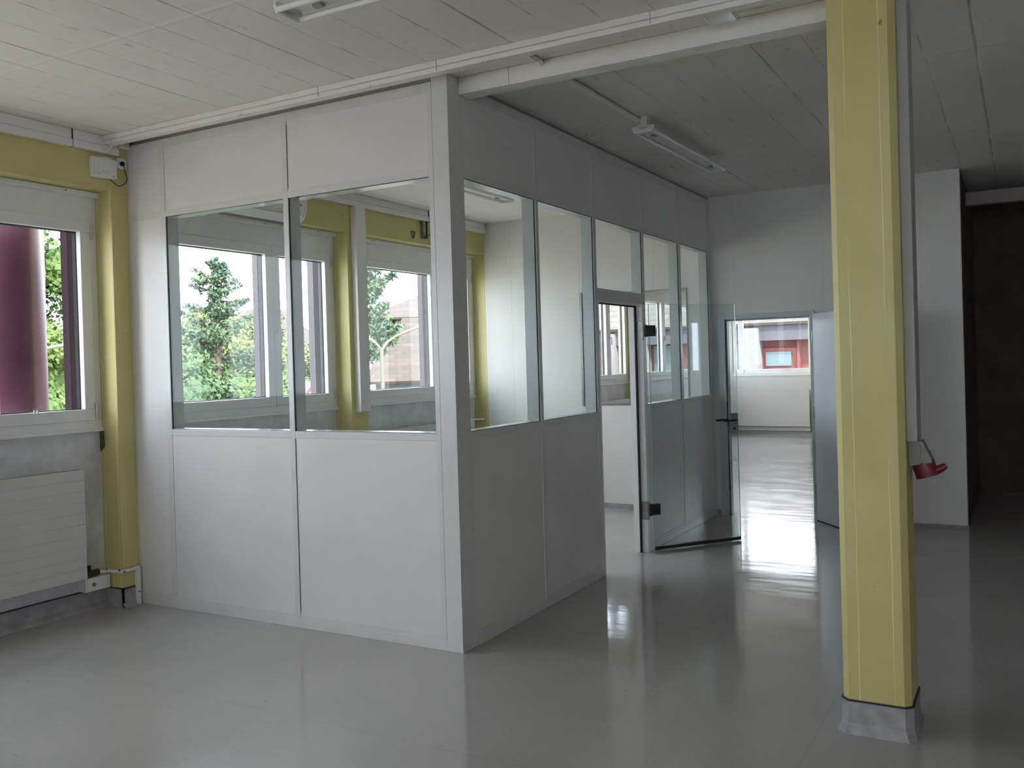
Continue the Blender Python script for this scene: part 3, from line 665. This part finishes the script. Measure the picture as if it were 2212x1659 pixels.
class Leaves:
    """thousands of small leaf faces and a few inner lumps gathered in one crown"""
    def __init__(s, seed): s.r = random.Random(seed); s.v = []; s.f = []
    def leaf(s, x, y, z, size, n=None):
        g = s.r.gauss
        ax, ay, az = (g(0, 1), g(0, 1), g(0, 1)) if n is None else n
        l = math.sqrt(ax*ax+ay*ay+az*az) or 1; ax /= l; ay /= l; az /= l
        bx, by, bz = g(0, 1), g(0, 1), g(0, 1); d = ax*bx+ay*by+az*bz; bx -= d*ax; by -= d*ay; bz -= d*az
        l = math.sqrt(bx*bx+by*by+bz*bz) or 1; bx *= size/l; by *= size/l; bz *= size/l
        cx, cy, cz = (ay*bz-az*by)*.6, (az*bx-ax*bz)*.6, (ax*by-ay*bx)*.6; k = len(s.v)
        s.v += [(x-bx, y-by, z-bz), (x+cx, y+cy, z+cz), (x+bx, y+by, z+bz), (x-cx, y-cy, z-cz)]; s.f.append((k, k+1, k+2, k+3))
    def lump(s, c, r, zs=1):
        k = len(s.v); n, m_ = 7, 10
        for i in range(n+1):
            t = math.pi*i/n
            for j in range(m_):
                q = 2*math.pi*j/m_; rr = r*s.r.uniform(.8, 1.1); s.v.append((c[0]+rr*math.sin(t)*math.cos(q), c[1]+rr*math.sin(t)*math.sin(q), c[2]+rr*math.cos(t)*zs))
        for i in range(n):
            for j in range(m_): s.f.append((k+i*m_+j, k+i*m_+(j+1) % m_, k+(i+1)*m_+(j+1) % m_, k+(i+1)*m_+j))
    def build(s, name, m, parent):
        b = ORG[parent.name]; me = bpy.data.meshes.new(name); me.from_pydata([(v[0]-b.x, v[1]-b.y, v[2]-b.z) for v in s.v], [], s.f)
        me.materials.append(m); o = bpy.data.objects.new(name, me); COL.objects.link(o); o.parent = parent; ORG[o.name] = b
def bough(L, t, p0, tip, r, n, rnd, leaf=(.045, .09), spread=.10):
    t.tube([p0, (p0+tip)/2-Vector((0, 0, .06*r)), tip], [.05, .03, .01], 5)
    for q in range(n):
        s_ = rnd.uniform(.06, 1)**.75; p = p0.lerp(tip, s_); sp = .05+spread*r*(1.15-s_)
        L.leaf(p.x+rnd.gauss(0, sp), p.y+rnd.gauss(0, sp), p.z-.06*r*math.sin(s_*3.14)+rnd.gauss(-.2*sp, sp*.55), rnd.uniform(*leaf))
def conifer(x, y, top, rad, label, seed, n=80, bot=GZ):
    rnd = random.Random(seed); e = empty('conifer_tree', (x, y, GZ), label, 'tree')
    t = MB(); t.tube([(x, y, GZ), (x, y, (GZ+top)/2), (x, y, top-.1)], [.31, .14, .02], 8); L = Leaves(seed)
    hgt = top-(GZ+1.5)
    for k in range(n):
        u = (k+.5)/n; z = top-.1-hgt*u; r = rad*(.05+.95*u**.8)*rnd.uniform(.6, 1.12); a = rnd.uniform(0, 6.28)
        tip = Vector((x+math.cos(a)*r, y+math.sin(a)*r, z+r*rnd.uniform(.0, .38)))
        bough(L, t, Vector((x, y, z-.1)), tip, r, int(80+300*r/rad), rnd)
    for k in range(700): u = rnd.random(); L.leaf(x+rnd.gauss(0, .05+.1*u), y+rnd.gauss(0, .05+.1*u), top-u*3, rnd.uniform(.05, .10))
    t.build('trunk', M_BARK, e); L.build('foliage', M_NEEDLE, e)
def broad(x, y, top, rad, label, seed, lm, n=9000, low=None):
    rnd = random.Random(seed); e = empty('leafy_tree', (x, y, GZ), label, 'tree'); low = GZ+1.2 if low is None else low
    t = MB(); t.tube([(x, y, GZ), (x+.1, y, low+.6), (x, y+.1, (low+top)/2)], [.28, .2, .08], 8); L = Leaves(seed)
    hh = (top-low)/2; cz = (top+low)/2; blobs = []
    for k in range(64):
        a = rnd.uniform(0, 6.28); u = rnd.uniform(-1, 1); rr = (1-u*u)**.5*rnd.uniform(.55, .95); br = rad*rnd.uniform(.14, .30)
        c = Vector((x+rad*rr*math.cos(a)*.85, y+rad*rr*math.sin(a)*.85, cz+hh*u*.9)); blobs.append((c, br)); L.lump(c, br*.72)
        if k < 10: t.tube([(x, y, low+.8), c], [.07, .02], 5)
    L.lump((x, y, cz), rad*.55, hh/rad)
    for k in range(n):
        c, br = blobs[k % len(blobs)]; dx, dy, dz_ = rnd.gauss(0, 1), rnd.gauss(0, 1), rnd.gauss(0, 1); l = math.sqrt(dx*dx+dy*dy+dz_*dz_) or 1; q = br*rnd.uniform(.7, 1.15)/l
        L.leaf(c.x+dx*q, c.y+dy*q, c.z+dz_*q, rnd.uniform(.045, .095), (dx/l+rnd.gauss(0, .6), dy/l+rnd.gauss(0, .6), dz_/l+rnd.gauss(0, .6)))
    t.build('trunk', M_BARK, e); L.build('foliage', lm, e)
def pine(x, y, label, seed):
    rnd = random.Random(seed); e = empty('pine_tree', (x, y, GZ), label, 'tree')
    t = MB(); t.tube([(x, y, GZ), (x, y, 1), (x+.1, y, 5.0)], [.26, .18, .06], 8); L = Leaves(seed)
    for cz, r in ((4.8, .9), (4.4, 1.1), (3.9, 1.0), (3.2, .9), (2.9, 1.2), (2.5, 1.2), (2.1, .8)):
        for b in range(8):
            a = rnd.uniform(0, 6.28); q = r*rnd.uniform(.6, 1.1)
            bough(L, t, Vector((x, y, cz-.25)), Vector((x+math.cos(a)*q, y+math.sin(a)*q, cz+rnd.uniform(-.05, .45))), q, 300, rnd, (.04, .085), .16)
    t.build('trunk', M_BARK, e); L.build('foliage', M_NEEDLE, e)
conifer(-21.5, 17.3, 5.45, 4.9, 'tall conifer rising above the other trees, seen through the left office pane', 3)
broad(-17.2, 12.0, 2.1, 2.4, 'dark green leafy tree low in front of the conifer', 11, M_LEAFD, 26000)
broad(-17.0, 14.6, 1.3, 2.3, 'bright leafy tree in front of the conifer, right side', 12, M_LEAF, 26000)
broad(-24.6, 22.3, 3.9, 3.0, 'olive leafy tree right behind the conifer', 13, M_LEAFB, 26000)
broad(-28.0, 21.6, 4.6, 3.6, 'olive leafy tree left behind the conifer', 14, M_LEAFB, 22000)
broad(-18.5, 9.0-.3, 5.0, 2.7, 'tall leafy tree seen through the left-hand window beside the burgundy column', 15, M_LEAF, 42000)
broad(-11.5, 5.25, .7, 1.6, 'low dark tree below the tall leafy tree at the left-hand window', 16, M_LEAFD, 20000)
broad(-26.0, 25.2, 1.9, 1.5, 'small dark tree between the conifer and the tiled houses', 17, M_LEAFD, 12000)
pine(-15.6, 17.8, 'dark pine between the street lamp and the tiled house', 21)

def tiles(name, c1, c2, du, dv_):
    """rows of clay tiles, laid out along the roof's own horizontal axis u and its height"""
    g = NT(name); uv = g.n('ShaderNodeTexCoord').outputs['UV']; U = g.xyz(uv)
    row = g.math('FRACT', g.math('DIVIDE', U[1], dv_)); half = g.math('MULTIPLY', g.math('FLOOR', g.math('DIVIDE', U[1], dv_)), .5)
    colf = g.math('FRACT', g.math('ADD', g.math('DIVIDE', U[0], du), half))
    cell = g.n('ShaderNodeTexWhiteNoise', {'Vector': g.n('ShaderNodeCombineXYZ', {0: g.math('FLOOR', g.math('ADD', g.math('DIVIDE', U[0], du), half)), 1: g.math('FLOOR', g.math('DIVIDE', U[1], dv_))}).outputs[0]}).outputs['Value']
    c = g.mix(cell, (*c1, 1), (*c2, 1))
    c = g.mix(g.math('MULTIPLY', g.math('SUBTRACT', 1, g.step(row, .0, .38)), .85), c, (.03, .02, .015, 1))
    c = g.mix(g.math('MULTIPLY', g.math('SUBTRACT', 1, g.step(colf, .0, .09)), .5), c, (.03, .02, .015, 1))
    g.col(c); g.rough(.85); g.bump(g.math('ADD', g.math('SINE', g.math('MULTIPLY', colf, 3.14)), g.math('SUBTRACT', 1, row)), .8, .05); return g.m
M_TILE = tiles('brown_clay_tiles', (.036, .024, .018), (.056, .036, .027), .5, .3)
M_TILE2 = tiles('pale_clay_tiles', (.045, .038, .034), (.07, .06, .052), .5, .5)
M_RENDER = mat('cream_render', (.07, .065, .058), .9, noise=(1, .1)); M_WOODD = mat('dark_timber', (.035, .022, .018), .8, noise=(2, .2))
M_REDW = mat('red_shutter', (.10, .022, .018), .7); M_PANE = mat('house_pane', (.04, .055, .065), .15)
M_BRICK = gmat('red_brick', (.10, .035, .03), (.13, .05, .045), 3); M_GREYW = mat('lavender_grey_fascia', (.04, .038, .047), .8, noise=(1, .1)); M_WHITE = mat('white_render', (.10, .10, .105), .8, noise=(2, .05))
M_CYAN = mat('pale_blue_glazing', (.06, .085, .09), .3)
def roofquad(pts, u, parent, mt, name='roof', thick=.12):
    """a tiled roof face with thickness; pts ordered eave-left, eave-right, top-right, top-left"""
    pts = [Vector(p) for p in pts]; n = (pts[1]-pts[0]).cross(pts[-1]-pts[0]).normalized(); n = n if n.z > 0 else -n
    base = ORG[parent.name]; me = bpy.data.meshes.new(name); k = len(pts)
    vs = [p-base for p in pts]+[p-base-n*thick for p in pts]
    me.from_pydata(vs, [], [list(range(k)), list(range(k, 2*k))[::-1]]+[(i, i+k, (i+1) % k+k, (i+1) % k) for i in range(k)])
    uvl = me.uv_layers.new(name='UVMap'); ud = Vector(u).normalized(); vd = n.cross(ud); vd = vd if vd.z > 0 else -vd
    for lp in me.loops: p = me.vertices[lp.vertex_index].co; uvl.data[lp.index].uv = (p.dot(ud), p.dot(vd))
    me.materials.append(mt); o = bpy.data.objects.new(name, me); COL.objects.link(o); o.parent = parent; ORG[o.name] = base; return o
# tiled house: local frame a (along the eave), b (away from us)
def house(c, ang, label, w_, dep, z_e, z_r, mt, wall, inset=2.5, ov=.6, windows=()):
    c = Vector(c); a = Vector((math.cos(ang), math.sin(ang), 0)); b = Vector((-math.sin(ang), math.cos(ang), 0))
    e = empty('tiled_house', c, label, 'house')
    P = lambda s, t, z: Vector((c.x, c.y, 0))+a*s+b*t+Vector((0, 0, z))
    m = MB(); m.obox(P(0, 0, GZ), a*w_, b*dep, (0, 0, z_e-GZ)); m.build('wall', wall, e)
    roofquad([P(-ov, -ov, z_e), P(w_+ov, -ov, z_e), P(w_-inset, dep/2, z_r), P(inset, dep/2, z_r)], a, e, mt)
    roofquad([P(w_+ov, dep+ov, z_e), P(-ov, dep+ov, z_e), P(inset, dep/2, z_r), P(w_-inset, dep/2, z_r)], a, e, mt)
    roofquad([P(-ov, dep+ov, z_e), P(-ov, -ov, z_e), P(inset, dep/2, z_r)], b, e, mt)
    roofquad([P(w_+ov, -ov, z_e), P(w_+ov, dep+ov, z_e), P(w_-inset, dep/2, z_r)], b, e, mt)
    for s0, s1, z0, z1, mm in windows:
        q = MB(); q.obox(P(s0, -.06, z0), a*(s1-s0), b*.06, (0, 0, z1-z0)); f = q.build('window', mm, e)
        q = MB(); q.obox(P(s0+.08, -.08, z0+.08), a*(s1-s0-.16), b*.03, (0, 0, z1-z0-.16)); q.build('pane', M_PANE, f)
    return e
# view direction to it is about (-1, 1.29); its front is square to that
ang = math.atan2(1, 1.29)
house((-18.85, 22.4, GZ), ang, 'house with a big brown tiled roof behind the two-armed street lamp', 8, 8.0, 1.0, 3.6, M_TILE, M_WHITE, 1.1, .5,
      [(1.5, 2.6, -1.2, .5, M_WOODD), (4.6, 6.6, -1.4, .55, M_WOODD), (6.9, 7.6, -1, .5, M_WOODD)])
house((-28.3, 34.5, GZ), ang, 'higher tiled house with red shutters behind the big brown roof', 13.5, 9, 4.2, 6.1, M_TILE, M_WOODD, 3.0, .8,
      [(.8, 3.2, 3.2, 4.2, M_REDW), (3.4, 6, 3.2, 4.2, M_RENDER), (6.4, 8.6, 3.2, 4.2, M_REDW), (9.5, 12, 3.2, 4.2, M_REDW)])
house((-37.0, 29.5, GZ), math.atan2(1, 1.03), 'tiled house with a white ground floor between the conifer and the window bar', 7, 8, 2.3, 5.2, M_TILE, M_WHITE, 2.6, .7,
      [(.5, 2.4, -.5, 1.4, M_CYAN), (3, 5, -.5, 1.4, M_CYAN), (5.4, 6.6, -.8, 1.2, M_WOODD)])
# brick building beyond the next room
bb = empty('brick_building', (-4, 31, GZ), 'long red brick building with a pale tiled roof beyond the hatch and the doorway', 'building')
MB().box(-13.4, 6, 31, 40, GZ, 2.85).build('wall', M_BRICK, bb)
roofquad([(-13.8, 30.2, 2.85), (6.6, 30.2, 2.85), (6.6, 36, 6.3), (-13.8, 36, 6.3)], (1, 0, 0), bb, M_TILE2)
MB().box(-13.6, 6.3, 30.4, 31.0, 2.15, 2.84).build('fascia', M_GREYW, bb)
MB().box(-13.4, 6.1, 30.85, 31.0, -.2, .95).build('lower_band', M_GREYW, bb)
for x0, x1 in ((-7.05, -6.30), (-11.5, -11.0), (-12.9, -12.4)): MB().box(x0, x1, 30.1, 30.9, GZ, 2.65).build('pillar', M_WHITE, bb)
for x0, x1 in ((-7.9, -7.1), (-12.3, -11.6), (-10.9, -9.8)): MB().box(x0, x1, 30.9, 30.99, .9, 2.1).build('glazing', M_CYAN, bb)
f = MB().box(-6.3, -4.85, 30.8, 30.99, 1.0, 1.85).build('window_surround', M_REDW, bb); MB().box(-6.15, -5.15, 30.74, 30.82, 1.15, 1.7).build('pane', M_CYAN, f)
MB().box(-4.92, -4.82, 30.7, 30.9, .9, 2.3).build('downpipe', M_REDW, bb)
# burgundy facade column outside the first window
m = MB(); m.tube([(-3.47, -.46, GZ), (-3.47, -.46, 4.4)], .29, 48); m.tube([(-3.47, -.46, 1.70), (-3.47, -.46, 1.706)], .293, 48)
bc = m.build('round_column', M_BURG, loc=(-3.47, -.46, GZ)); tag(bc, 'round burgundy metal column just outside the window at the left edge', 'column')
# street lamps
M_POLE = mat('cream_lamp_pole', (.07, .065, .038), .5)
def street_lamp(x, y, zj, label, arms, r=.05):
    e = empty('street_lamp', (x, y, GZ), label, 'street lamp')
    m = MB(); m.tube([(x, y, GZ), (x, y, zj)], [r*1.4, r], 12); m.build('pole', M_POLE, e)
    for dx, dy, dz_ in arms:
        d = Vector((dx, dy, 0)); p0 = Vector((x, y, zj-.05))
        m = MB(); m.tube([p0, p0+d*.12+Vector((0, 0, dz_*.35)), p0+d*.3+Vector((0, 0, dz_*.6)), p0+d*.8+Vector((0, 0, dz_))], r*.75, 10); ar = m.build('arm', M_POLE, e)
        q = p0+d*.78+Vector((0, 0, dz_)); dn = d.normalized()
        m = MB(); m.tube([q, q+dn*.15, q+dn*.5, q+dn*.62], [.05, .10, .11, .04], 10); m.build('lamp_head', M_GREYPL, ar)
street_lamp(-12.2, 14.55, 2.05, 'cream two-armed street lamp in front of the big tiled roof', [(.80, 1.0, .62), (-.75, -.95, .55)])
street_lamp(-14.6, 5.9, 1.9, 'cream street lamp reaching out from behind the burgundy column', [(.40, 1.5, .35)])
sg = empty('street_sign', (-14.6, 12.6, GZ), 'white sign with a red ring at the foot of the trees', 'sign')
ang2 = math.atan2(1, .95); a = Vector((math.cos(ang2), math.sin(ang2), 0)); b = Vector((-math.sin(ang2), math.cos(ang2), 0)); c0 = Vector((-14.3, 13.55, .62))
m = MB(); m.obox(c0, a*.75, b*.04, (0, 0, .6)); m.build('board', mat('sign_white', (.12, .12, .12), .6), sg)
m = MB(); cc = c0+a*.45+Vector((0, 0, .27))-b*.01
ring = [cc+(a*math.cos(t)+Vector((0, 0, 1))*math.sin(t))*.17 for t in [k*math.pi/12 for k in range(25)]]; m.tube(ring, .035, 8, cap=False); m.build('red_ring', M_REDW, sg)
m = MB(); m.tube([c0+a*.37+b*.05-Vector((0, 0, .62-GZ)), c0+a*.37+b*.05+Vector((0, 0, .5))], .03, 8); m.build('post', M_METAL, sg)
